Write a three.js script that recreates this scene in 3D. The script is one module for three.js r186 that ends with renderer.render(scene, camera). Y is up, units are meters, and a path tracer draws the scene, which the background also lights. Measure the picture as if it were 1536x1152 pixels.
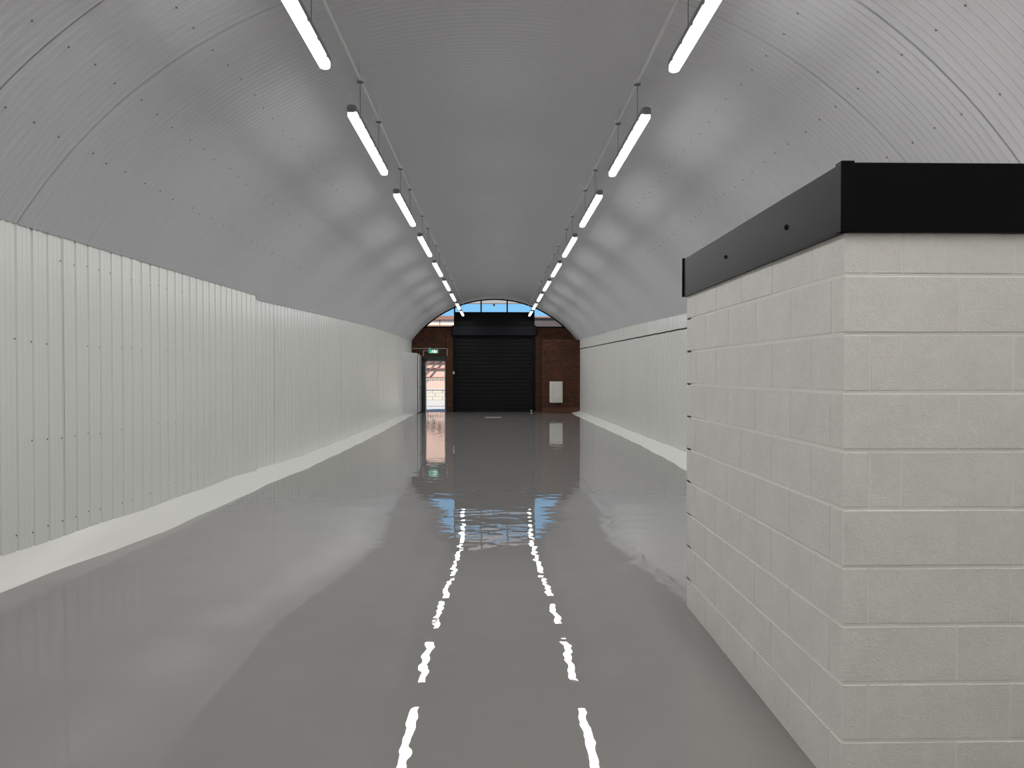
import * as THREE from 'three';
import { mergeGeometries } from 'three/addons/utils/BufferGeometryUtils.js';
import { RectAreaLightUniformsLib } from 'three/addons/lights/RectAreaLightUniformsLib.js';

// ---------------------------------------------------------------- camera, sky, sun, exposure
// The hall runs along -z; "depth" d below means world z = -d. Camera stands at the origin, 1.65 m up.
const scene = new THREE.Scene();
const F = 1105;                                            // focal length in pixels of the 1536 x 1152 frame
const camera = new THREE.PerspectiveCamera(2 * Math.atan(576 / F) * 180 / Math.PI, 1536 / 1152, 0.05, 400);
camera.position.set(0, 1.65, 0);
camera.rotation.order = 'YXZ';
camera.rotation.set(-Math.atan(15 / F), -Math.atan(25 / F), 0);
scene.add(camera);

const renderer = new THREE.WebGLRenderer({ antialias: true });
renderer.toneMapping = THREE.LinearToneMapping;
renderer.toneMappingExposure = 1.0;
renderer.shadowMap.enabled = true;
RectAreaLightUniformsLib.init();

{ // clear summer sky: pale blue low down, deeper overhead, the same all round
  const W = 64, H = 64, data = new Float32Array(W * H * 4);
  const low = [0.29, 0.71, 1.06], high = [0.10, 0.28, 0.70];
  for (let j = 0; j < H; j++) {
    const up = Math.max(0, Math.sin(((j + 0.5) / H - 0.5) * Math.PI)), t = Math.pow(up, 0.6);
    for (let i = 0; i < W; i++) for (let c = 0; c < 4; c++) data[(j * W + i) * 4 + c] = c < 3 ? low[c] + (high[c] - low[c]) * t : 1;
  }
  const sky = new THREE.DataTexture(data, W, H, THREE.RGBAFormat, THREE.FloatType);
  sky.mapping = THREE.EquirectangularReflectionMapping; sky.magFilter = THREE.LinearFilter; sky.needsUpdate = true;
  scene.background = sky;
}
const sun = new THREE.DirectionalLight(0xfff1dd, 9);
sun.position.set(-22, 62, 0); sun.target.position.set(0, 0, -46);
sun.castShadow = true;
Object.assign(sun.shadow.camera, { left: -40, right: 40, top: 40, bottom: -40, near: 1, far: 160 });
sun.shadow.mapSize.set(4096, 4096);
scene.add(sun, sun.target);
const LAMP_RADIANCE = 36, SIDE_RADIANCE = 26, LAMP_GLOW = 1.7, LAMP_COLOR = new THREE.Color().setRGB(1, 0.992, 0.975), WARM_COLOR = new THREE.Color().setRGB(1, 0.965, 0.915);

// ---------------------------------------------------------------- helpers
let seed = 12345;
const rnd = () => { seed = (seed + 0x6d2b79f5) | 0; let t = Math.imul(seed ^ (seed >>> 15), 1 | seed); t = (t + Math.imul(t ^ (t >>> 7), 61 | t)) ^ t; return ((t ^ (t >>> 14)) >>> 0) / 4294967296; };
const rr = (a, b) => a + (b - a) * rnd();
const lerpTable = (t, x) => { if (x <= t[0][0]) return t[0][1]; for (let i = 1; i < t.length; i++) if (x <= t[i][0]) { const [a, u] = t[i - 1], [b, v] = t[i]; return u + (v - u) * (x - a) / (b - a); } return t[t.length - 1][1]; };
const smooth = (a, b, x) => { const t = Math.min(1, Math.max(0, (x - a) / (b - a))); return t * t * (3 - 2 * t); };
const names = new Map();
const numbered = (n) => { const k = names.get(n) ?? 0; names.set(n, k + 1); return k ? n + '_' + String(k).padStart(3, '0') : n; };
function mesh(name, geometry, material, parent) {
  const m = new THREE.Mesh(geometry, material); m.name = parent ? name : numbered(name);
  m.castShadow = m.receiveShadow = true; (parent ?? scene).add(m); return m;
}
function thing(name, label, category, position = [0, 0, 0], group) {
  const o = new THREE.Group(); o.name = numbered(name); o.position.set(...position); o.userData = { label, category };
  if (group) o.userData.group = group; scene.add(o); return o;
}
function structure(name, label, category) { const o = new THREE.Group(); o.name = name; o.userData = { kind: 'structure', label, category }; scene.add(o); return o; }
const stuff = (m) => { m.userData.kind = 'stuff'; return m; };
const box = (w, h, d, x = 0, y = 0, z = 0) => new THREE.BoxGeometry(w, h, d).translate(x, y, z);
// box given by its limits, with depth limits d0 < d1
const slab = (x0, x1, y0, y1, d0, d1) => box(x1 - x0, y1 - y0, d1 - d0, (x0 + x1) / 2, (y0 + y1) / 2, -(d0 + d1) / 2);
const merge = (list) => mergeGeometries(list.map((g) => { const n = g.index ? g.toNonIndexed() : g; for (const k of Object.keys(n.attributes)) if (!['position', 'normal', 'uv', 'color'].includes(k)) n.deleteAttribute(k); return n; }));
const cyl = (r, h, n = 12, r2 = r) => new THREE.CylinderGeometry(r2, r, h, n);
function rod(a, b, r, n = 8) {
  const A = new THREE.Vector3(...a), B = new THREE.Vector3(...b), g = new THREE.CylinderGeometry(r, r, A.distanceTo(B), n);
  g.applyQuaternion(new THREE.Quaternion().setFromUnitVectors(new THREE.Vector3(0, 1, 0), B.clone().sub(A).normalize()));
  const c = A.add(B).multiplyScalar(0.5); return g.translate(c.x, c.y, c.z);
}
// box with chamfered edges (44 triangles), uv in metres
function chamferBox(w, h, d, c, u0 = 0, v0 = 0) {
  const P = [], U = [], X = w / 2, Y = h / 2, Z = d / 2;
  const tri = (...v) => {
    const [a, b, e] = v, n = new THREE.Vector3().subVectors(b, a).cross(new THREE.Vector3().subVectors(e, a)), mid = new THREE.Vector3().add(a).add(b).add(e);
    const q = n.dot(mid) < 0 ? [a, e, b] : [a, b, e], ax = Math.abs(n.x), ay = Math.abs(n.y), az = Math.abs(n.z);
    for (const p of q) { P.push(p.x, p.y, p.z); if (az >= ax && az >= ay) U.push(p.x + u0, p.y + v0); else if (ax >= ay) U.push(p.z + u0, p.y + v0); else U.push(p.x + u0, p.z + v0); }
  };
  const V = (x, y, z) => new THREE.Vector3(x, y, z), quad = (a, b, e, f) => { tri(a, b, e); tri(a, e, f); };
  for (const s of [-1, 1]) {
    quad(V(s * X, -Y + c, -Z + c), V(s * X, Y - c, -Z + c), V(s * X, Y - c, Z - c), V(s * X, -Y + c, Z - c));
    quad(V(-X + c, s * Y, -Z + c), V(X - c, s * Y, -Z + c), V(X - c, s * Y, Z - c), V(-X + c, s * Y, Z - c));
    quad(V(-X + c, -Y + c, s * Z), V(X - c, -Y + c, s * Z), V(X - c, Y - c, s * Z), V(-X + c, Y - c, s * Z));
    for (const t of [-1, 1]) {
      quad(V(s * X, t * (Y - c), -Z + c), V(s * X, t * (Y - c), Z - c), V(s * (X - c), t * Y, Z - c), V(s * (X - c), t * Y, -Z + c));
      quad(V(s * X, -Y + c, t * (Z - c)), V(s * X, Y - c, t * (Z - c)), V(s * (X - c), Y - c, t * Z), V(s * (X - c), -Y + c, t * Z));
      quad(V(-X + c, s * Y, t * (Z - c)), V(X - c, s * Y, t * (Z - c)), V(X - c, s * (Y - c), t * Z), V(-X + c, s * (Y - c), t * Z));
      for (const q of [-1, 1]) tri(V(s * X, t * (Y - c), q * (Z - c)), V(s * (X - c), t * Y, q * (Z - c)), V(s * (X - c), t * (Y - c), q * Z));
    }
  }
  const g = new THREE.BufferGeometry();
  g.setAttribute('position', new THREE.Float32BufferAttribute(P, 3)); g.setAttribute('uv', new THREE.Float32BufferAttribute(U, 2));
  g.computeVertexNormals(); return g;
}
// grid surface from a function (i, j) -> [x, y, z]
function gridSurface(nu, nv, f, uvf) {
  const P = [], U = [], I = [];
  for (let j = 0; j <= nv; j++) for (let i = 0; i <= nu; i++) { P.push(...f(i, j)); U.push(...(uvf ? uvf(i, j) : [i / nu, j / nv])); }
  for (let j = 0; j < nv; j++) for (let i = 0; i < nu; i++) { const a = j * (nu + 1) + i, b = a + 1, c = a + nu + 1, d = c + 1; I.push(a, b, c, b, d, c); }
  const g = new THREE.BufferGeometry();
  g.setAttribute('position', new THREE.Float32BufferAttribute(P, 3)); g.setAttribute('uv', new THREE.Float32BufferAttribute(U, 2)); g.setIndex(I);
  g.computeVertexNormals(); return g;
}
// periodic gradient noise on an n x m lattice
function latticeNoise(nx, ny) {
  const g = new Float32Array(nx * ny * 2);
  for (let i = 0; i < nx * ny; i++) { const a = rnd() * Math.PI * 2; g[2 * i] = Math.cos(a); g[2 * i + 1] = Math.sin(a); }
  return (u, v) => {                                       // u, v in 0..1, periodic
    const x = u * nx, y = v * ny, ix = Math.floor(x), iy = Math.floor(y), fx = x - ix, fy = y - iy;
    const x0 = ((ix % nx) + nx) % nx, y0 = ((iy % ny) + ny) % ny, x1 = (x0 + 1) % nx, y1 = (y0 + 1) % ny;
    const d = (cx, cy, dx, dy) => { const k = (cy * nx + cx) * 2; return g[k] * dx + g[k + 1] * dy; };
    const s = fx * fx * fx * (fx * (fx * 6 - 15) + 10), t = fy * fy * fy * (fy * (fy * 6 - 15) + 10);
    const a = d(x0, y0, fx, fy), b = d(x1, y0, fx - 1, fy), c = d(x0, y1, fx, fy - 1), e = d(x1, y1, fx - 1, fy - 1);
    return a + (b - a) * s + (c - a) * t + (a - b - c + e) * s * t;
  };
}
function heightTexture(n, layers) {                        // layers: [cells across, cells along, height in metres]
  const data = new Float32Array(n * n * 4);
  for (const [a, b, h] of layers) { const f = latticeNoise(a, b); for (let j = 0, k = 0; j < n; j++) for (let i = 0; i < n; i++, k += 4) data[k] += h * f(i / n, j / n); }
  for (let k = 0; k < data.length; k += 4) { data[k] += 0.5; data[k + 1] = data[k + 2] = data[k]; data[k + 3] = 1; }
  const t = new THREE.DataTexture(data, n, n, THREE.RGBAFormat, THREE.FloatType);
  t.wrapS = t.wrapT = THREE.RepeatWrapping; t.magFilter = THREE.LinearFilter; t.needsUpdate = true; return t;
}
function toneTexture(n, layers, lo, hi) {                  // grey-scale mottling between lo and hi (sRGB bytes around white)
  const data = new Uint8Array(n * n * 4), fs = layers.map(([a, b, h]) => [latticeNoise(a, b), h]);
  for (let j = 0, k = 0; j < n; j++) for (let i = 0; i < n; i++, k += 4) {
    let v = 0.5; for (const [f, h] of fs) v += h * f(i / n, j / n);
    const c = Math.round(lo + (hi - lo) * Math.min(1, Math.max(0, v))); data[k] = data[k + 1] = data[k + 2] = c; data[k + 3] = 255;
  }
  const t = new THREE.DataTexture(data, n, n); t.colorSpace = THREE.SRGBColorSpace; t.wrapS = t.wrapT = THREE.RepeatWrapping; t.magFilter = THREE.LinearFilter; t.needsUpdate = true; return t;
}
const paint = (r, g, b, roughness, more = {}) => new THREE.MeshPhysicalMaterial({ color: new THREE.Color().setRGB(r, g, b), roughness, side: THREE.DoubleSide, ...more });

// ---------------------------------------------------------------- materials
const floorBump = heightTexture(2048, [[5, 6, 0.0006], [14, 19, 0.0008], [36, 46, 0.0006], [74, 90, 0.00022], [130, 150, 0.00005]]);
floorBump.repeat.set(1 / 8, 1 / 8);
const floorTone = toneTexture(512, [[4, 5, 0.5], [17, 19, 0.3], [61, 67, 0.2]], 244, 255);
floorTone.repeat.set(1 / 8, 1 / 8);
const blockBump = heightTexture(1024, [[9, 9, 0.0012], [45, 45, 0.0006], [110, 110, 0.0009], [230, 230, 0.0009]]);
const blockTone = toneTexture(256, [[5, 5, 0.6], [23, 23, 0.4], [61, 61, 0.3]], 243, 255);
const M = {
  floor: paint(0.262, 0.256, 0.248, 0.012, { map: floorTone, bumpMap: floorBump, bumpScale: 1, ior: 1.52 }),
  vault: paint(0.605, 0.603, 0.63, 0.15),
  cladding: paint(0.745, 0.752, 0.72, 0.25),
  cove: paint(0.80, 0.80, 0.765, 0.35),
  block: paint(0.86, 0.855, 0.815, 0.5, { map: blockTone, bumpMap: blockBump, bumpScale: 1 }),
  mortar: paint(0.86, 0.855, 0.815, 0.55),
  blackMetal: paint(0.0035, 0.0035, 0.005, 0.36, { specularIntensity: 0.26 }),
  shutter: paint(0.006, 0.0065, 0.007, 0.45, { specularIntensity: 0.3 }),
  shutterHood: paint(0.006, 0.007, 0.011, 0.45, { specularIntensity: 0.35 }),
  hole: paint(0.002, 0.002, 0.002, 0.9),
  steel: paint(0.42, 0.42, 0.42, 0.4, { metalness: 0.3 }),
  screw: paint(0.16, 0.155, 0.15, 0.45),
  housing: paint(0.22, 0.22, 0.215, 0.45),
  conduit: paint(0.70, 0.70, 0.70, 0.35),
  wire: paint(0.13, 0.13, 0.13, 0.4),
  boxLid: paint(0.12, 0.12, 0.12, 0.5),
  warmDiffuser: new THREE.MeshStandardMaterial({ color: 0xffffff, roughness: 0.4, emissive: WARM_COLOR, emissiveIntensity: LAMP_GLOW }),
  diffuser: new THREE.MeshStandardMaterial({ color: 0xffffff, roughness: 0.4, emissive: LAMP_COLOR, emissiveIntensity: LAMP_GLOW }),
  brick: paint(1, 1, 1, 0.8, { vertexColors: true }),
  brickJoint: paint(0.15, 0.085, 0.038, 0.95),
  darkBrickRender: paint(0.10, 0.034, 0.012, 0.6),
  doorLeaf: paint(0.80, 0.81, 0.82, 0.12),
  whitePaint: paint(0.74, 0.74, 0.72, 0.3),
  cabinet: paint(0.70, 0.68, 0.63, 0.4),
  greenFrame: paint(0.010, 0.022, 0.024, 0.35),
  paleFrame: paint(0.62, 0.66, 0.70, 0.35),
  glass: new THREE.MeshPhysicalMaterial({ color: 0xffffff, roughness: 0, transmission: 1, thickness: 0, ior: 1.5 }),
  shell: paint(0.25, 0.22, 0.20, 0.9),
  ground: paint(0.36, 0.36, 0.35, 0.9),
  paleStone: paint(0.42, 0.41, 0.37, 0.9),
  pinkWall: paint(0.50, 0.34, 0.29, 0.9),
  pinkPanel: paint(0.75, 0.56, 0.48, 0.7),
  bandStone: paint(0.20, 0.11, 0.085, 0.9),
  shadedBrownWall: paint(0.060, 0.050, 0.049, 0.9),  // darkened albedo carries the shade on this building front
  lintel: paint(0.30, 0.29, 0.30, 0.6),
  railing: paint(0.55, 0.52, 0.48, 0.5, { metalness: 0.2 }),
  darkSteel: paint(0.10, 0.085, 0.08, 0.5),
};

// ---------------------------------------------------------------- the vaulted hall
const D0 = -7, D1 = 32.2;                                  // hall from behind the camera to the brick end wall
const AX = -0.03, AY = 0.467, AR = 4.473;                  // arch centre and radius
const vaultY = (x, r = AR) => AY + Math.sqrt(Math.max(0, r * r - (x - AX) ** 2));
const floorH = (d) => 0.020 * smooth(2.2, 5.2, d) - 0.050 * smooth(5.1, 9.0, d) + 0.030 * smooth(11, 30, d);

// distance of the side walls from the hall's axis
const leftX = (d) => -(d < 11.8 ? lerpTable([[0, 3.83], [5.7, 3.83], [11.8, 3.80]], d) : lerpTable([[11.8, 3.838], [17.1, 3.76], [22.3, 3.69], [32.2, 3.64]], d));
const rightX = (d) => lerpTable([[0, 3.80], [14.4, 3.775], [20.5, 3.69], [32.2, 3.58]], d);

// floor: grey gloss epoxy, gently uneven
{
  const nu = 60, nv = 420, X = 4.3;
  const g = gridSurface(nu, nv, (i, j) => { const d = D0 - 0.4 + (D1 + 0.4 - D0 + 0.4) * j / nv; return [-X + 2 * X * i / nu, floorH(d), -d]; },
    (i, j) => { const d = D0 - 0.4 + (D1 + 0.4 - D0 + 0.4) * j / nv; return [-X + 2 * X * i / nu, d]; });
  const o = structure('floor', 'glossy grey epoxy floor mirroring the lights', 'floor');
  mesh('floor_surface', g, M.floor, o);
  mesh('floor_slab', slab(-X, X, -0.35, -0.06, D0 - 0.4, D1 + 0.4), M.shell, o);
  // paler rectangle on the floor near the shutter
  mesh('pale_floor_patch', chamferBox(0.62, 0.012, 0.26, 0.004).translate(-0.08, 0.0045, -28.0), paint(0.36, 0.35, 0.33, 0.35), o);
}

// ceiling: curved corrugated sheets, each one metre wide, lapped
{
  const o = structure('ceiling', 'arched ceiling of grey corrugated steel sheets', 'ceiling');
  const cover = 1.0, ribs = 13, per = 8, nArc = 84, A = 0.0095;
  const n1 = latticeNoise(7, 11), n2 = latticeNoise(23, 31), n3 = latticeNoise(64, 90);
  const endAngle = (x) => Math.asin((x - AX) / AR);
  const sheet = (d0, len) => {
    const lip = rr(0.0015, 0.0065), nz = Math.max(4, Math.round(len / cover * ribs * per)) + 3;
    return gridSurface(nArc, nz, (i, j) => {
      const s = j / per / ribs * cover, d = d0 + s, u = i / nArc, w = d / 18;
      const a = endAngle(leftX(Math.min(d, d0 + len - 0.001)) + 0.012), b = endAngle(rightX(d) - 0.018), th = a + (b - a) * u;
      const r = AR + A * Math.cos(j / per * 2 * Math.PI) + 0.004 - lip * (1 - s / cover) + 0.004 * n1(u, w) + 0.0018 * n2(u, w) + 0.0006 * n3(u, w);
      return [AX + r * Math.sin(th), AY + r * Math.cos(th), -s];
    }, (i, j) => [AR * 2.1 * i / nArc, j / per / ribs]);
  };
  const rows = [2.28, 2.88, 3.31].flatMap((x) => [-x, x]);
  const screwVariants = [0, 1].map(() => merge(rows.flatMap((x) => [0.14, 0.44, 0.74].map((s) => {
    const th = Math.asin(x / AR) + rr(-0.004, 0.004), q = AR - A - 0.003, g = new THREE.SphereGeometry(0.0085, 6, 3, 0, Math.PI * 2, 0, Math.PI / 2);
    g.rotateZ(Math.PI - th); return g.translate(AX + q * Math.sin(th), AY + q * Math.cos(th), -(Math.round((s + rr(-0.02, 0.02)) * 13 - 0.5) + 0.5) / 13);
  }))));
  let k = 0;
  for (let d = D0; d < D1 - 0.02; d += cover, k++) {
    const m = mesh('roof_sheet', sheet(d, Math.min(cover, D1 - d)), M.vault, o); m.position.z = -d;
    if (d > 3 && d < 22) stuff(mesh('roof_screws', screwVariants[k % 2], M.screw, m));
  }
  // masonry arch above the sheets
  const shape = new THREE.Shape();
  shape.absarc(AX, AY, AR + 0.5, Math.PI / 2 - 1.2, Math.PI / 2 + 1.2, false);
  shape.absarc(AX, AY, AR + 0.06, Math.PI / 2 + 1.2, Math.PI / 2 - 1.2, true);
  const shell = new THREE.ExtrudeGeometry(shape, { depth: D1 + 0.4 - D0 + 0.4, bevelEnabled: false, curveSegments: 48 });
  mesh('masonry_arch', shell.translate(0, 0, -(D1 + 0.4)), M.shell, o);
}

// side walls: white box-profile steel cladding in sheets of five ribs
const PITCH = 0.207;
function claddingSheet(xOf, side, d0, d1, y0, y1, off, parent, screwRows) {
  // profile points along one pitch: [distance along, recess depth away from the room]
  const prof = [[0, 0], [0.055, 0], [0.058, 0.0015], [0.064, 0.0015], [0.067, 0], [0.108, 0], [0.111, 0.0015], [0.117, 0.0015], [0.120, 0], [0.158, 0], [0.166, 0.011], [0.194, 0.011], [0.202, 0]];
  if (d1 - d0 < 0.03) return;
  const pts = [[d0, 0]], start = Math.floor((d0 + 1e-6) / PITCH) * PITCH;
  for (let p = start; p < d1 - 1e-3; p += PITCH) for (const [a, r] of prof) if (p + a <= d1 + 1e-6 && p + a > d0 + 1e-6) pts.push([p + a, r]);
  pts.push([d1, 0]);
  const n = pts.length - 1, rowsY = 3, bow = rr(-0.003, 0.003), lean = rr(-0.0008, 0.0008);
  const P = [], U = [], I = [];
  for (let i = 0; i < n; i++) for (let j = 0; j <= rowsY; j++) for (const e of [0, 1]) {
    const [d, r] = pts[i + e], y = y0 + (y1 - y0) * j / rowsY, w = bow * Math.sin(Math.PI * j / rowsY) + lean * (d - d0);
    P.push(xOf(d) + side * (r - off + w), y, -d); U.push(d, y);
  }
  for (let i = 0; i < n; i++) for (let j = 0; j < rowsY; j++) { const a = i * (rowsY + 1) * 2 + j * 2; I.push(a, a + 1, a + 2, a + 1, a + 3, a + 2); }
  const g = new THREE.BufferGeometry();
  g.setAttribute('position', new THREE.Float32BufferAttribute(P, 3)); g.setAttribute('uv', new THREE.Float32BufferAttribute(U, 2)); g.setIndex(I);
  const flat = g.toNonIndexed(); flat.computeVertexNormals();
  const m = mesh('cladding_sheet', flat, M.cladding, parent);
  if (screwRows) {
    const list = [];
    for (let p = start; p < d1 - 0.05; p += PITCH) for (const y of screwRows) if (rnd() < 0.6) {
      const d = p + 0.18, s = new THREE.SphereGeometry(0.0085, 6, 3, 0, Math.PI * 2, 0, Math.PI / 2).rotateZ(side * Math.PI / 2);
      list.push(s.translate(xOf(d) + side * (0.011 - off), y + rr(-0.02, 0.02), -d));
    }
    if (list.length) stuff(mesh('wall_screws', merge(list), M.screw, m));
  }
}
{
  const o = structure('wall_left', 'white ribbed steel cladding wall on the exit door side', 'wall');
  const W = PITCH * 5; let s = Math.ceil(D0 / PITCH) * PITCH;
  for (let d = s; d < D1; d += W) {
    const e = Math.min(d + W, D1);
    const cut = d < 11.8 && e > 11.8;
    if (cut) { claddingSheet(leftX, -1, d, 11.79, -0.02, 3.35, 0, o, [0.34, 1.08, 1.92, 2.64]); claddingSheet(leftX, -1, 11.81, e, -0.02, 3.35, 0, o, [0.34, 1.08]); }
    else claddingSheet(leftX, -1, d, e, -0.02, 3.35, 0, o, d > 2 && d < 17 ? [0.34, 1.08, 1.92, 2.64] : null);
  }
  mesh('wall_core', slab(-4.35, -3.90, -0.1, 3.3, D0 - 0.4, D1 + 0.4), M.shell, o);
  const r = structure('wall_right', 'white ribbed steel cladding wall on the cabinet side, with an upper lapped course', 'wall');
  for (let d = s; d < D1; d += W) {
    const e = Math.min(d + W, D1), seam = lerpTable([[14.4, 2.57], [31.5, 2.73]], (d + e) / 2);
    claddingSheet(rightX, 1, d, e, -0.02, seam - 0.030, 0, r, d > 10 && d < 20 ? [1.08] : null);
    claddingSheet(rightX, 1, d, e, seam, 3.35, 0.006, r, null);
  }
  mesh('wall_core', slab(3.86, 4.35, -0.1, 3.3, D0 - 0.4, D1 + 0.4), M.shell, r);
  const n = structure('wall_near', 'white painted end wall behind the camera', 'wall');
  mesh('end_wall', slab(-4.35, 4.35, -0.1, 5.6, D0 - 0.4, D0), M.whitePaint, n);
}
// coved skirting, hand-formed and white
function cove(name, label, side, xOf, edge, top) {
  const nv = 150, nu = 7, d0 = 0.5, d1 = 31.9;
  const g = gridSurface(nu, nv, (i, j) => {
    const d = d0 + (d1 - d0) * j / nv, t = i / nu, xw = xOf(d) + side * 0.004, xe = side * (edge(d) + 0.012 * Math.sin(d * 2.3) + 0.01 * Math.sin(d * 5.1 + 1)), h = top(d) + 0.006 * Math.sin(d * 3.7);
    const bend = (1 - t) * (1 - t);
    return [xw + (xe - xw) * t, floorH(d) + 0.006 * (1 - t) + h * (bend * 0.55 + (1 - t) * 0.45) + (i === nu ? -0.012 : 0.004), -d];
  }, (i, j) => [i / nu, j * 0.2]);
  const o = structure(name, label, 'skirting'); mesh('cove', g, M.cove, o);
}
cove('baseboard_left', 'white coved skirting along the wall on the exit door side', -1, leftX,
  (d) => lerpTable([[0, 3.73], [5.5, 3.69], [7.8, 3.50], [11.4, 3.43], [13.3, 3.30], [17, 3.23], [21.2, 3.21], [27.6, 3.27], [32, 3.32]], d),
  (d) => lerpTable([[5.6, 0.215], [11, 0.17], [14.8, 0.05], [32, 0.035]], d));
cove('baseboard_right', 'white coved skirting along the wall on the cabinet side', 1, rightX,
  (d) => lerpTable([[0, 3.4], [12.7, 3.29], [15, 3.35], [17.9, 3.37], [22.5, 3.29], [28.8, 3.15], [32, 3.2]], d),
  (d) => lerpTable([[5, 0.14], [14, 0.13], [20, 0.10], [31, 0.07]], d));

// ---------------------------------------------------------------- brick end wall
// rows of real bricks, joined per panel: too small in the picture to pick apart singly
function brickPanel(name, parent, x0, x1, y0, y1, d, depthFace = 'z') {
  const L = 0.225, H = 0.075, list = [];
  let row = 0;
  for (let y = y0; y < y1 - 0.02; y += H, row++) {
    for (let x = x0 - (row % 2 ? L / 2 : 0); x < x1 - 0.01; x += L) {
      const a = Math.max(x, x0), b = Math.min(x + L - 0.011, x1); if (b - a < 0.02) continue;
      const hh = Math.min(H - 0.011, y1 - y), g = new THREE.BoxGeometry(b - a, hh, 0.03), t = rr(0.65, 1.35), q = rnd();
      g.translate((a + b) / 2, y + hh / 2, 0.003 + rr(-0.002, 0.002));
      const c = q < 0.25 ? [0.045, 0.017, 0.009] : q < 0.5 ? [0.095, 0.028, 0.010] : [0.070, 0.021, 0.009];
      const col = new Float32Array(g.attributes.position.count * 3); for (let i = 0; i < col.length; i++) col[i] = c[i % 3] * t;
      g.setAttribute('color', new THREE.BufferAttribute(col, 3)); list.push(g);
    }
  }
  const g = merge(list), back = box(x1 - x0, y1 - y0, 0.04, (x0 + x1) / 2, (y0 + y1) / 2, -0.018);
  if (depthFace === 'x') { for (const h of [g, back]) h.rotateY(-Math.PI / 2).translate(d, 0, 0); }
  else for (const h of [g, back]) h.translate(0, 0, -d);
  stuff(mesh(name, g, M.brick, parent));
  mesh('mortar_bed', back, M.brickJoint, parent);
}
{
  const o = structure('wall_far', 'dark red-brown brick end wall around the shutter and exit door', 'wall');
  const DZ = D1, TOP = 3.66;
  mesh('wall_core', merge([slab(-4.3, -3.10, 0, TOP, DZ + 0.02, DZ + 0.4), slab(-3.10, -2.13, 2.29, TOP, DZ + 0.02, DZ + 0.4), slab(-2.13, -1.84, 0, TOP, DZ + 0.02, DZ + 0.4), slab(1.74, 4.3, 0, TOP, DZ + 0.02, DZ + 0.4), slab(-1.84, 1.74, 3.3, TOP, DZ + 0.02, DZ + 0.4)]), M.brickJoint, o);
  brickPanel('brickwork', o, -3.75, -3.10, 0, TOP, DZ);
  brickPanel('brickwork', o, -3.10, -2.13, 2.29, TOP, DZ);
  brickPanel('brickwork', o, -2.13, -1.865, 0, TOP - 0.3, DZ - 0.10);
  brickPanel('brickwork', o, -2.13, -1.865, TOP - 0.3, TOP, DZ);
  brickPanel('brickwork', o, 1.75, 2.01, 0, TOP - 0.3, DZ - 0.10);
  brickPanel('brickwork', o, 1.75, 3.75, 3.06, TOP, DZ);
  mesh('pier_side', merge([slab(-2.13, -1.865, 0, TOP - 0.3, DZ - 0.09, DZ + 0.02), slab(1.75, 2.01, 0, TOP - 0.3, DZ - 0.09, DZ + 0.02)]), M.brickJoint, o);
  mesh('coping', merge([slab(-3.75, -1.80, TOP - 0.01, TOP + 0.035, DZ - 0.03, DZ + 0.42), slab(1.71, 3.75, TOP - 0.01, TOP + 0.035, DZ - 0.03, DZ + 0.42)]), M.blackMetal, o);
  // brick-built cupboard beside the shutter, carrying the white cabinet
  const cup = structure('wall_cupboard', 'brick-built cupboard front beside the shutter, carrying the white cabinet', 'wall');
  brickPanel('brickwork', cup, 2.01, 3.62, 0.24, 3.10, 31.2);
  brickPanel('brickwork', cup, 31.22, 32.1, 0, 3.10, 2.012, 'x');
  mesh('plinth', chamferBox(1.61, 0.235, 0.05, 0.008).translate(2.815, 0.118, -31.2), M.darkBrickRender, cup);
  mesh('cupboard_core', slab(2.03, 3.62, 0, 3.09, 31.23, 32.08), M.brickJoint, cup);
}
// white boxed return beside the exit door
{
  const o = structure('wall_return', 'white boxed return between the ribbed wall and the exit door', 'wall');
  const s = new THREE.Shape([[-3.75, 29.2], [-3.66, 29.2], [-3.30, 31.05], [-3.30, 32.2], [-3.75, 32.2]].map(([x, d]) => new THREE.Vector2(x, d)));
  const g = new THREE.ExtrudeGeometry(s, { depth: 2.5, bevelEnabled: true, bevelSize: 0.012, bevelThickness: 0.012, bevelSegments: 2 });
  g.rotateX(-Math.PI / 2); g.translate(0, 0.012, 0);
  mesh('return_panel', g, M.whitePaint, o);
}

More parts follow.
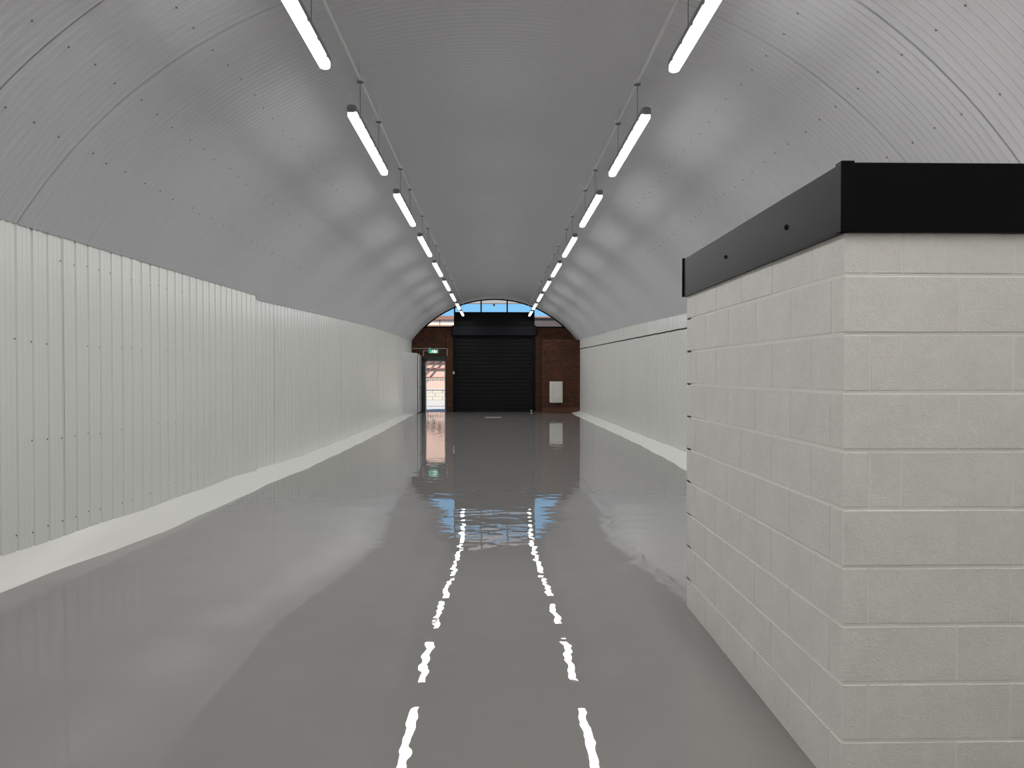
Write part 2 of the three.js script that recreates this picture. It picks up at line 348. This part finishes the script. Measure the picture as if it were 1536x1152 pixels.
// ---------------------------------------------------------------- arched glazing above the shutter
{
  const o = structure('window_1', 'arched black-framed window of five panes above the shutter', 'window');
  const DZ = D1 + 0.10, R = AR - 0.05, xs = [-3.6, -1.78, -0.62, 0.52, 1.69, 3.6], base = [3.70, 4.33, 4.33, 4.33, 3.70];
  for (let k = 0; k < 5; k++) {
    const pts = [], y0 = base[k], xm = Math.sqrt(R * R - (y0 - AY) ** 2);
    const a = Math.max(xs[k], AX - xm), b = Math.min(xs[k + 1], AX + xm);
    pts.push(new THREE.Vector2(a, y0), new THREE.Vector2(b, y0));
    for (let i = 0; i <= 16; i++) { const x = b + (a - b) * i / 16; pts.push(new THREE.Vector2(x, Math.max(y0 + 0.001, vaultY(x, R)))); }
    const g = new THREE.ShapeGeometry(new THREE.Shape(pts)); mesh('pane', g.translate(0, 0, -DZ), M.glass, o);
  }
  const arc = new THREE.Shape(); const t = 1.0;
  arc.absarc(AX, AY, AR + 0.10, Math.PI / 2 - t, Math.PI / 2 + t, false); arc.absarc(AX, AY, AR - 0.055, Math.PI / 2 + t, Math.PI / 2 - t, true);
  mesh('arch_frame', new THREE.ExtrudeGeometry(arc, { depth: 0.07, bevelEnabled: false, curveSegments: 40 }).translate(0, 0, -DZ - 0.035), M.blackMetal, o);
  for (const x of xs.slice(1, 5)) mesh('mullion', slab(x - 0.03, x + 0.03, 3.68, vaultY(x) - 0.01, DZ - 0.045, DZ + 0.045), M.blackMetal, o);
  for (const [a, b, y] of [[-3.3, -1.78, 3.70], [-1.78, 1.69, 4.33], [1.69, 3.3, 3.70]]) mesh('transom', slab(a, b, y - 0.03, y + 0.03, DZ - 0.04, DZ + 0.04), M.blackMetal, o);
}
{ // added sunlit beam on made-up posts, in place of a shaded lintel
  const o = thing('stand_in_lintel', 'pale lintel strip under the crown of the arched window, an added sunlit beam on posts', 'lintel', [0, -0.03, -34.6]);
  mesh('beam', chamferBox(11.6, 0.34, 0.22, 0.01).translate(0, 5.14, 0), M.lintel, o);
  for (const x of [-5.6, 5.6]) mesh('post', chamferBox(0.2, 5.0, 0.2, 0.01).translate(x, 2.5, 0), M.lintel, o);
  mesh('drop_rod', rod([-0.06, 4.98, 0], [-0.06, 4.86, 0], 0.04), M.darkSteel, o);
}

// ---------------------------------------------------------------- roller shutter
{
  const o = thing('roller_shutter', 'wide black slatted roller shutter closing the end wall', 'shutter', [0, 0, -D1]);
  const x0 = -1.78, x1 = 1.69, w = x1 - x0, xc = (x0 + x1) / 2, n = 20, y0 = 0.10, y1 = 3.34, ph = (y1 - y0) / n;
  const prof = new THREE.Shape();
  prof.moveTo(0, 0); prof.lineTo(0.012, 0.004); prof.quadraticCurveTo(0.022, ph * 0.5, 0.012, ph - 0.012); prof.lineTo(0.004, ph - 0.004); prof.lineTo(0.004, ph + 0.004); prof.lineTo(-0.006, ph + 0.004); prof.lineTo(-0.006, 0); prof.closePath();
  const sl = new THREE.ExtrudeGeometry(prof, { depth: w - 0.10, bevelEnabled: false, curveSegments: 6 }).rotateY(Math.PI / 2);
  // rotateY(+90) turns the profile's x into -z, so mirror it to bulge into the hall
  sl.scale(1, 1, -1); sl.translate(x0 + 0.05, 0, 0);
  { const ix = sl.index; const p = sl.attributes.position; void ix; for (let i = 0; i < p.count; i += 3) { for (const at of [sl.attributes.position, sl.attributes.normal, sl.attributes.uv]) { const s = at.itemSize; for (let c = 0; c < s; c++) { const t = at.array[(i + 1) * s + c]; at.array[(i + 1) * s + c] = at.array[(i + 2) * s + c]; at.array[(i + 2) * s + c] = t; } } } sl.computeVertexNormals(); }
  for (let k = 0; k < n; k++) mesh('slat', sl, M.shutter, o).position.set(0, y0 + k * ph, -0.03);
  mesh('added_light_block', box(w - 0.08, y1 - y0 + 0.1, 0.006, xc, (y0 + y1) / 2, -0.042), M.shutter, o);  // unseen sheet added to stop daylight leaking between the slats
  mesh('bottom_rail', chamferBox(w - 0.08, 0.13, 0.05, 0.006).translate(xc, 0.040, -0.02), M.shutter, o);
  for (const x of [x0 + 0.01, x1 - 0.01]) mesh('guide_rail', chamferBox(0.13, 3.36, 0.12, 0.006).translate(x, 1.68, 0), M.blackMetal, o);
  mesh('hood', chamferBox(3.64, 0.44, 0.42, 0.02).translate(-0.045, 3.53, 0.14), M.shutterHood, o);
  const up = mesh('upper_box', chamferBox(w + 0.02, 0.57, 0.20, 0.012).translate(xc, 4.045, 0.02), M.blackMetal, o);
  mesh('box_seam', chamferBox(w + 0.03, 0.025, 0.22, 0.004).translate(xc, 3.765, 0.02), M.shutterHood, up);
  mesh('lock', cyl(0.035, 0.05, 14).rotateX(Math.PI / 2).translate(1.575, 0.055, 0.03), M.whitePaint, o).userData.label = 'small white lock at the shutter foot';
}
{
  const o = thing('key_switch', 'small white key switch on the shutter guide beside the brick pier', 'switch', [-1.81, 1.70, -(D1 - 0.09)]);
  mesh('switch_box', chamferBox(0.075, 0.115, 0.05, 0.006), M.whitePaint, o);
  mesh('key_barrel', cyl(0.016, 0.02, 12).rotateX(Math.PI / 2).translate(0, 0.01, 0.03), M.steel, o);
}

// ---------------------------------------------------------------- exit door
{
  const o = structure('door_1', 'open exit door with dark green frame beside the shutter', 'door'), DZ = D1;
  mesh('jamb', slab(-3.16, -3.05, 0, 2.29, DZ - 0.036, DZ + 0.12), M.greenFrame, o);
  mesh('jamb', slab(-2.165, -2.12, 0, 2.29, DZ - 0.03, DZ + 0.12), M.greenFrame, o);
  mesh('head', slab(-3.16, -2.12, 2.24, 2.42, DZ - 0.036, DZ + 0.12), M.greenFrame, o);
  mesh('inner_frame', merge([slab(-3.05, -3.02, 0, 2.24, DZ + 0.12, DZ + 0.2), slab(-2.215, -2.165, 0, 2.24, DZ + 0.10, DZ + 0.2), slab(-3.05, -2.165, 2.19, 2.24, DZ + 0.12, DZ + 0.2)]), M.paleFrame, o);
  const leaf = mesh('door_leaf', chamferBox(0.05, 2.42, 0.92, 0.004).translate(-3.235, 1.24, -(DZ - 0.56)), M.doorLeaf, o);
  leaf.userData.label = 'white door leaf folded back against the return';
  mesh('handle', merge([cyl(0.014, 0.07, 10).rotateZ(Math.PI / 2).translate(-3.175, 1.08, -(DZ - 0.95)), rod([-3.145, 1.08, -(DZ - 0.95)], [-3.145, 1.08, -(DZ - 0.82)], 0.012)]), M.darkSteel, leaf);
  for (const y of [0.3, 1.2, 2.15]) mesh('hinge', cyl(0.014, 0.1, 10).translate(-3.20, y, -(DZ - 0.09)), M.darkSteel, leaf);
  mesh('threshold', slab(-3.05, -2.165, -0.02, 0.018, DZ - 0.04, DZ + 0.25), M.steel, o);
}
{ // illuminated exit sign
  const o = thing('exit_sign', 'green and white illuminated exit sign above the open door', 'sign', [-2.69, 2.63, -(D1 - 0.09)]);
  mesh('sign_case', chamferBox(0.42, 0.17, 0.07, 0.008), M.whitePaint, o);
  const green = new THREE.MeshStandardMaterial({ color: new THREE.Color().setRGB(0.02, 0.30, 0.16), emissive: new THREE.Color().setRGB(0.05, 0.55, 0.33), emissiveIntensity: 0.55 });
  const white = new THREE.MeshStandardMaterial({ color: 0xffffff, emissive: new THREE.Color().setRGB(0.85, 1, 0.92), emissiveIntensity: 0.9 });
  mesh('sign_face', box(0.40, 0.145, 0.006, 0, 0, 0.037), green, o);
  const flat = (pts) => new THREE.ExtrudeGeometry(new THREE.Shape(pts.map(([x, y]) => new THREE.Vector2(x, y))), { depth: 0.003, bevelEnabled: false }).translate(0, 0, 0.040);
  // running figure, doorway and arrow
  const man = merge([new THREE.CylinderGeometry(0.012, 0.012, 0.003, 14).rotateX(Math.PI / 2).translate(-0.03, 0.045, 0.0415),
    flat([[-0.052, 0.03], [-0.03, 0.032], [-0.038, -0.008], [-0.058, -0.008]]), flat([[-0.030, 0.03], [-0.006, 0.012], [-0.001, 0.019], [-0.025, 0.037]]), flat([[-0.052, 0.028], [-0.082, 0.008], [-0.077, 0.0], [-0.050, 0.016]]),
    flat([[-0.045, -0.005], [-0.012, -0.025], [-0.018, -0.058], [-0.030, -0.058], [-0.026, -0.032], [-0.058, -0.012]]), flat([[-0.058, -0.005], [-0.064, -0.035], [-0.098, -0.040], [-0.097, -0.052], [-0.052, -0.047], [-0.044, -0.010]])]);
  const m = mesh('running_figure', man, white, o); m.userData.label = 'white running figure';
  mesh('doorway_mark', flat([[0.02, -0.06], [0.02, 0.06], [0.085, 0.06], [0.085, -0.06]]), white, o);
  mesh('arrow', flat([[0.11, 0.025], [0.145, 0.025], [0.145, -0.015], [0.17, -0.015], [0.1275, -0.055], [0.085 + 0.005, -0.015], [0.11, -0.015]]), white, o);
  const l = new THREE.RectAreaLight(new THREE.Color().setRGB(0.3, 1, 0.7), 0.4, 0.40, 0.145); l.name = 'sign_light'; l.position.z = 0.05; l.rotation.y = Math.PI; o.add(l);
  const c = thing('surface_cable', 'thin white cable run along the bricks over the exit sign', 'cable', [0, 0, 0]);
  for (const [a, b] of [[[-3.6, 2.76, -(D1 - 0.03)], [-2.10, 2.76, -(D1 - 0.03)]], [[-2.10, 2.76, -(D1 - 0.12)], [-2.10, 2.43, -(D1 - 0.12)]], [[-3.13, 2.66, -(D1 - 0.03)], [-2.88, 2.66, -(D1 - 0.03)]], [[-3.13, 2.66, -(D1 - 0.03)], [-3.13, 2.43, -(D1 - 0.03)]]]) mesh('cable', rod(a, b, 0.012), M.conduit, c);
  mesh('junction_box', chamferBox(0.09, 0.06, 0.05, 0.006).translate(-2.86, 2.765, -(D1 - 0.03)), M.whitePaint, c);
}
{ // white wall cabinet
  const o = thing('wall_cabinet', 'white metal cabinet fixed low on the brick wall beside the shutter', 'cabinet', [2.565, 0.436, -31.175]);
  mesh('cabinet_body', chamferBox(0.55, 0.90, 0.16, 0.01).translate(0, 0.45, 0.085), M.cabinet, o);
  const d = mesh('cabinet_door', chamferBox(0.36, 0.70, 0.025, 0.008).translate(0.04, 0.48, 0.175), M.cabinet, o);
  mesh('latch', chamferBox(0.02, 0.07, 0.02, 0.004).translate(-0.11, 0.48, 0.195), M.steel, d);
  mesh('door_gap', merge([box(0.40, 0.012, 0.006, 0.04, 0.845, 0.166), box(0.40, 0.012, 0.006, 0.04, 0.115, 0.166), box(0.012, 0.74, 0.006, -0.155, 0.48, 0.166), box(0.012, 0.74, 0.006, 0.235, 0.48, 0.166)]), M.conduit, o);
}

// ---------------------------------------------------------------- white blockwork room with black fascia
{
  const X0 = 1.341, X1 = 3.77, DN = 2.806, DF = 5.13, H = 0.2257, N = 10, J = 0.010, V = 0.0025;
  const o = thing('block_room', 'white painted concrete block room with black metal fascia', 'block room', [0, 0, 0]);
  const bed = (k) => (k === 0 ? -0.02 : k * H);
  const place = (w, h, d, x, y, dd) => {
    const m = mesh('concrete_block', chamferBox(w, h, d, 0.0036, rnd() * 5, rnd() * 5), M.block, o);
    m.position.set(x, y, -dd); m.rotation.set(rr(-0.002, 0.002), rr(-0.002, 0.002), rr(-0.0015, 0.0015)); return m;
  };
  const T = 0.100;
  for (let k = 0; k < N; k++) {
    const y0 = bed(k) + (k ? J / 2 : 0), y1 = (k + 1) * H - J / 2, h = y1 - y0, yc = (y0 + y1) / 2, odd = k % 2 === 1;   // counted from the floor; the top course (k = 9) shows a header at the corner
    // face towards the camera
    const cuts = odd ? [X0, X0 + 0.104, X0 + 0.104 + 0.124, ...[1, 2, 3, 4, 5].map((i) => X0 + 0.228 + i * 0.4335)] : [0, 1, 2, 3, 4, 5, 6].map((i) => X0 + i * 0.45);
    for (let i = 0; i + 1 < cuts.length; i++) {
      const a = cuts[i] + (i ? V / 2 : 0), b = Math.min(cuts[i + 1] - V / 2, X1 - 0.01); if (b - a < 0.04) continue;
      if (odd && i === 0) continue;                        // that header is the end of a block in the return face
      place(b - a, h, T, (a + b) / 2, yc, DN + T / 2 + rr(-0.0015, 0.0015));
    }
    // return face along the hall
    const L = DF - DN, side = odd ? [0, 0.29, 0.74, 1.19, 1.64, 2.09, L] : [T + J, 0.515, 0.965, 1.415, 1.865, L];
    for (let i = 0; i + 1 < side.length; i++) {
      const a = side[i] + (i ? V / 2 : 0), b = side[i + 1] - (side[i + 1] === L ? 0 : V / 2); if (b - a < 0.03) continue;
      place(T, h, b - a, X0 + T / 2 + rr(-0.0015, 0.0015), yc, DN + (a + b) / 2);
    }
  }
  const R = 0.0030;
  mesh('mortar', merge([slab(X0 + R, X0 + T - R, -0.03, N * H, DN + R, DF - 0.0008), slab(X0 + T - R, X1, -0.03, N * H, DN + R, DN + T - R), slab(X0 + R, X1, -0.03, N * H, DF - T, DF - 0.002)]), M.mortar, o);
  mesh('roof_deck', slab(X0 + 0.01, X1, N * H, 2.43, DN + 0.01, DF - 0.01), M.mortar, o);
  // fascia
  const fy0 = 2.196, fy1 = 2.456, fh = fy1 - fy0, fy = (fy0 + fy1) / 2, p = 0.022;
  const f = mesh('fascia', chamferBox(X1 - X0 + p, fh, 0.02, 0.003).translate((X0 - p + X1) / 2, fy, -(DN - p + 0.010)), M.blackMetal, o);
  f.userData.label = 'black metal fascia board';
  mesh('side_board', chamferBox(0.02, fh, DF - DN + 2 * p, 0.003).translate(X0 - p + 0.010, fy, -(DN + DF) / 2), M.blackMetal, f);
  mesh('corner_cap', merge([chamferBox(0.050, fh + 0.010, 0.006, 0.002).translate(X0 - p + 0.021, fy, -(DN - p - 0.003)), chamferBox(0.006, fh + 0.010, 0.050, 0.002).translate(X0 - p - 0.003, fy, -(DN - p + 0.020))]), M.blackMetal, f);
  mesh('end_cap', chamferBox(0.034, fh + 0.012, 0.02, 0.002).translate(X0 - p + 0.008, fy, -(DF + p - 0.002)), M.blackMetal, f);
  mesh('bottom_lip', merge([slab(X0 - p, X0 + 0.004, fy0 - 0.006, fy0 + 0.002, DN - p, DF + p), slab(X0 - p, X1, fy0 - 0.006, fy0 + 0.002, DN - p, DN + 0.004)]), M.blackMetal, f);
  for (const [d, y, r] of [[3.32, 2.315, 0.013], [4.20, 2.32, 0.011]]) {
    mesh('fixing_hole', merge([cyl(r, 0.006, 14).rotateZ(Math.PI / 2).translate(X0 - p - 0.001, y, -d), cyl(r * 0.55, 0.012, 6).rotateZ(Math.PI / 2).translate(X0 - p - 0.002, y, -d)]), M.hole, f);
  }
}

// ---------------------------------------------------------------- lights on their conduits
const LX = { left: -1.338, right: 1.42 }, LY = 4.08, CY = 4.565, L_LEN = 2.1, FIRST = 7.95, STEP = 3.1;
const ordinal = ['first', 'second', 'third', 'fourth', 'fifth', 'sixth', 'seventh', 'eighth', 'ninth', 'tenth', 'eleventh', 'twelfth', 'thirteenth'];
function stadium(len, w) {
  const s = new THREE.Shape(), r = w / 2, h = len / 2 - r * 0.9;
  s.absarc(0, h, r, 0, Math.PI, false); s.absarc(0, -h, r, Math.PI, 2 * Math.PI, false); s.closePath(); return s;
}
const lampGeometry = {
  diffuser: new THREE.ExtrudeGeometry(stadium(L_LEN - 0.05, 0.070), { depth: 0.020, bevelEnabled: true, bevelThickness: 0.022, bevelSize: 0.011, bevelOffset: -0.002, bevelSegments: 3, curveSegments: 6 }).rotateX(Math.PI / 2).translate(0, 0.012, 0),
  housing: new THREE.ExtrudeGeometry(stadium(L_LEN, 0.088), { depth: 0.034, bevelEnabled: true, bevelThickness: 0.012, bevelSize: 0.008, bevelOffset: -0.008, bevelSegments: 2, curveSegments: 8 }).rotateX(Math.PI / 2).translate(0, 0.060, 0),
  cap: chamferBox(0.078, 0.058, 0.022, 0.010).translate(0, 0.030, L_LEN / 2 - 0.004),
  clip: box(0.005, 0.022, 0.030, 0, 0.016, 0),
};
function lamp(side, d, label) {
  const o = thing('batten_light', label, 'light', [LX[side], LY, -d], 'hanging LED battens');
  const warm = d < 2.5, tint = warm ? WARM_COLOR : LAMP_COLOR;   // the battens at the near end are a warmer white
  mesh('housing', lampGeometry.housing, M.housing, o);
  mesh('diffuser', lampGeometry.diffuser, warm ? M.warmDiffuser : M.diffuser, o).userData.label = 'glowing white diffuser';
  mesh('end_cap', lampGeometry.cap, M.housing, o); mesh('end_cap', lampGeometry.cap, M.housing, o).rotation.y = Math.PI;
  if (d > 2 && d < 19) for (let k = -3; k <= 3; k++) for (const x of [-0.047, 0.047]) mesh('clip', lampGeometry.clip, M.housing, o).position.set(x, 0, k * 0.29);
  for (const s of [-0.58, 0.58]) mesh('suspension_wire', rod([0, 0.055, s], [0, CY - LY - 0.02, s], 0.0033, 6), M.wire, o);
  const l = new THREE.RectAreaLight(tint, LAMP_RADIANCE, 0.078, L_LEN - 0.08); l.name = 'batten_glow';
  l.position.y = -0.034; l.rotation.x = -Math.PI / 2; o.add(l);
  for (const s of [-1, 1]) {                               // the sides of the same diffuser
    const q = new THREE.RectAreaLight(tint, SIDE_RADIANCE, L_LEN - 0.08, 0.034); q.name = 'batten_side_glow';
    q.position.set(s * 0.052, -0.016, 0); q.rotation.order = 'YXZ'; q.rotation.set(-0.7, -s * Math.PI / 2, 0); o.add(q);
  }
}
const lampDepths = []; for (let k = -4; k <= 7; k++) lampDepths.push(FIRST + STEP * k);
for (const side of ['left', 'right']) {
  const row = side === 'left' ? 'in the row on the exit door side' : 'in the row on the wall cabinet side';
  lampDepths.forEach((d, i) => lamp(side, d, `white LED batten, ${ordinal[lampDepths.length - 1 - i]} from the shutter ${row}`));
  const c = thing('ceiling_conduit', `straight grey conduit along the vault, ${side === 'left' ? 'on the exit door side' : 'on the wall cabinet side'}`, 'conduit', [LX[side], CY, 0], 'lighting conduits');
  mesh('tube', rod([0, 0, 6.9], [0, 0, -31.4], 0.0135, 10), M.conduit, c);
  const boxShape = merge([cyl(0.036, 0.045, 16), cyl(0.020, 0.09, 10).rotateX(Math.PI / 2)]), lid = cyl(0.034, 0.006, 16).translate(0, -0.025, 0), top = vaultY(LX[side]) - CY;
  const hanger = rod([0, 0.02, 0], [0, top, 0], 0.005, 6);
  for (const d of lampDepths) for (const s of [-0.58, 0.58]) {
    const b = mesh('junction_box', boxShape, M.conduit, c); b.position.z = -(d + s);
    mesh('lid', lid, M.boxLid, b); mesh('hanger', hanger, M.conduit, b);
  }
}

// ---------------------------------------------------------------- outside
{
  const g = structure('ground', 'pale sunlit concrete yard outside the exit door', 'ground');
  mesh('yard', slab(-60, 60, -0.3, -0.03, D1 + 0.4, 120), M.ground, g);
  const w = thing('yard_wall', 'low pale stone wall across the yard outside', 'wall', [0, -0.03, -47.6]);
  for (let k = 0, x = -14; x < 14; k++) { const l = rr(0.35, 0.7); for (const r of [0, 1, 2]) mesh('stone', chamferBox(l - 0.015, 0.205, 0.3 + rr(-0.02, 0.02), 0.015).translate(x + l / 2 + (r % 2) * 0.15, 0.105 + r * 0.22, 0), M.paleStone, w); x += l; }
  mesh('coping', chamferBox(28.4, 0.07, 0.40, 0.01).translate(0, 0.70, 0), paint(0.36, 0.38, 0.40, 0.8), w);
  const f = thing('yard_railing', 'pale upright bar railing standing behind the low yard wall', 'railing', [0, -0.03, -48.3]);
  mesh('rail', merge([box(24, 0.05, 0.04, 0, 1.36, 0), box(24, 0.05, 0.04, 0, 0.30, 0)]), M.railing, f);
  for (let x = -8; x <= 3; x += 0.16) mesh('bar', box(0.03, 1.36, 0.03, x, 0.68, 0), M.railing, f);
  const b = thing('brick_building', 'pinkish sunlit building beyond the yard with dark bands', 'building', [-9.5, -0.03, -52]);
  mesh('wall', box(21, 5.1, 6, 0, 2.55, -3), M.pinkWall, b);
  for (const y of [1.42, 2.06, 2.50]) mesh('band', chamferBox(21.04, 0.09, 0.16, 0.01).translate(0, y, 0.04), M.bandStone, b);
  mesh('sill_band', chamferBox(21.1, 0.10, 0.3, 0.01).translate(0, 5.06, 0.05), M.bandStone, b);
  for (let k = -8; k < 9; k++) mesh('panel', chamferBox(1.12, 0.34, 0.08, 0.01).translate(k * 1.17 + 0.34, 5.28, 0.02), M.pinkPanel, b);
  mesh('fascia', chamferBox(21.2, 0.30, 0.5, 0.02).translate(0, 5.62, -0.05), M.bandStone, b);
  mesh('roof_core', box(21, 0.6, 5.6, 0, 5.4, -3.0), M.bandStone, b);
  mesh('diagonal_brace', merge([rod([4.3, 1.2, 0.25], [6.2, 3.4, 0.25], 0.045), rod([4.3, 1.75, 0.25], [5.6, 3.25, 0.25], 0.03)]), M.darkSteel, b);
  const c = thing('shaded_brown_building', 'brown-grey brick building beyond the yard, its shade put into the colour', 'building', [11.2, -0.03, -52.2]);
  mesh('wall', box(20, 5.7, 6, 0, 2.85, -3), M.shadedBrownWall, c);
  mesh('coping', chamferBox(20.2, 0.12, 0.4, 0.02).translate(0, 5.70, -0.05), M.bandStone, c);
}

renderer.render(scene, camera);
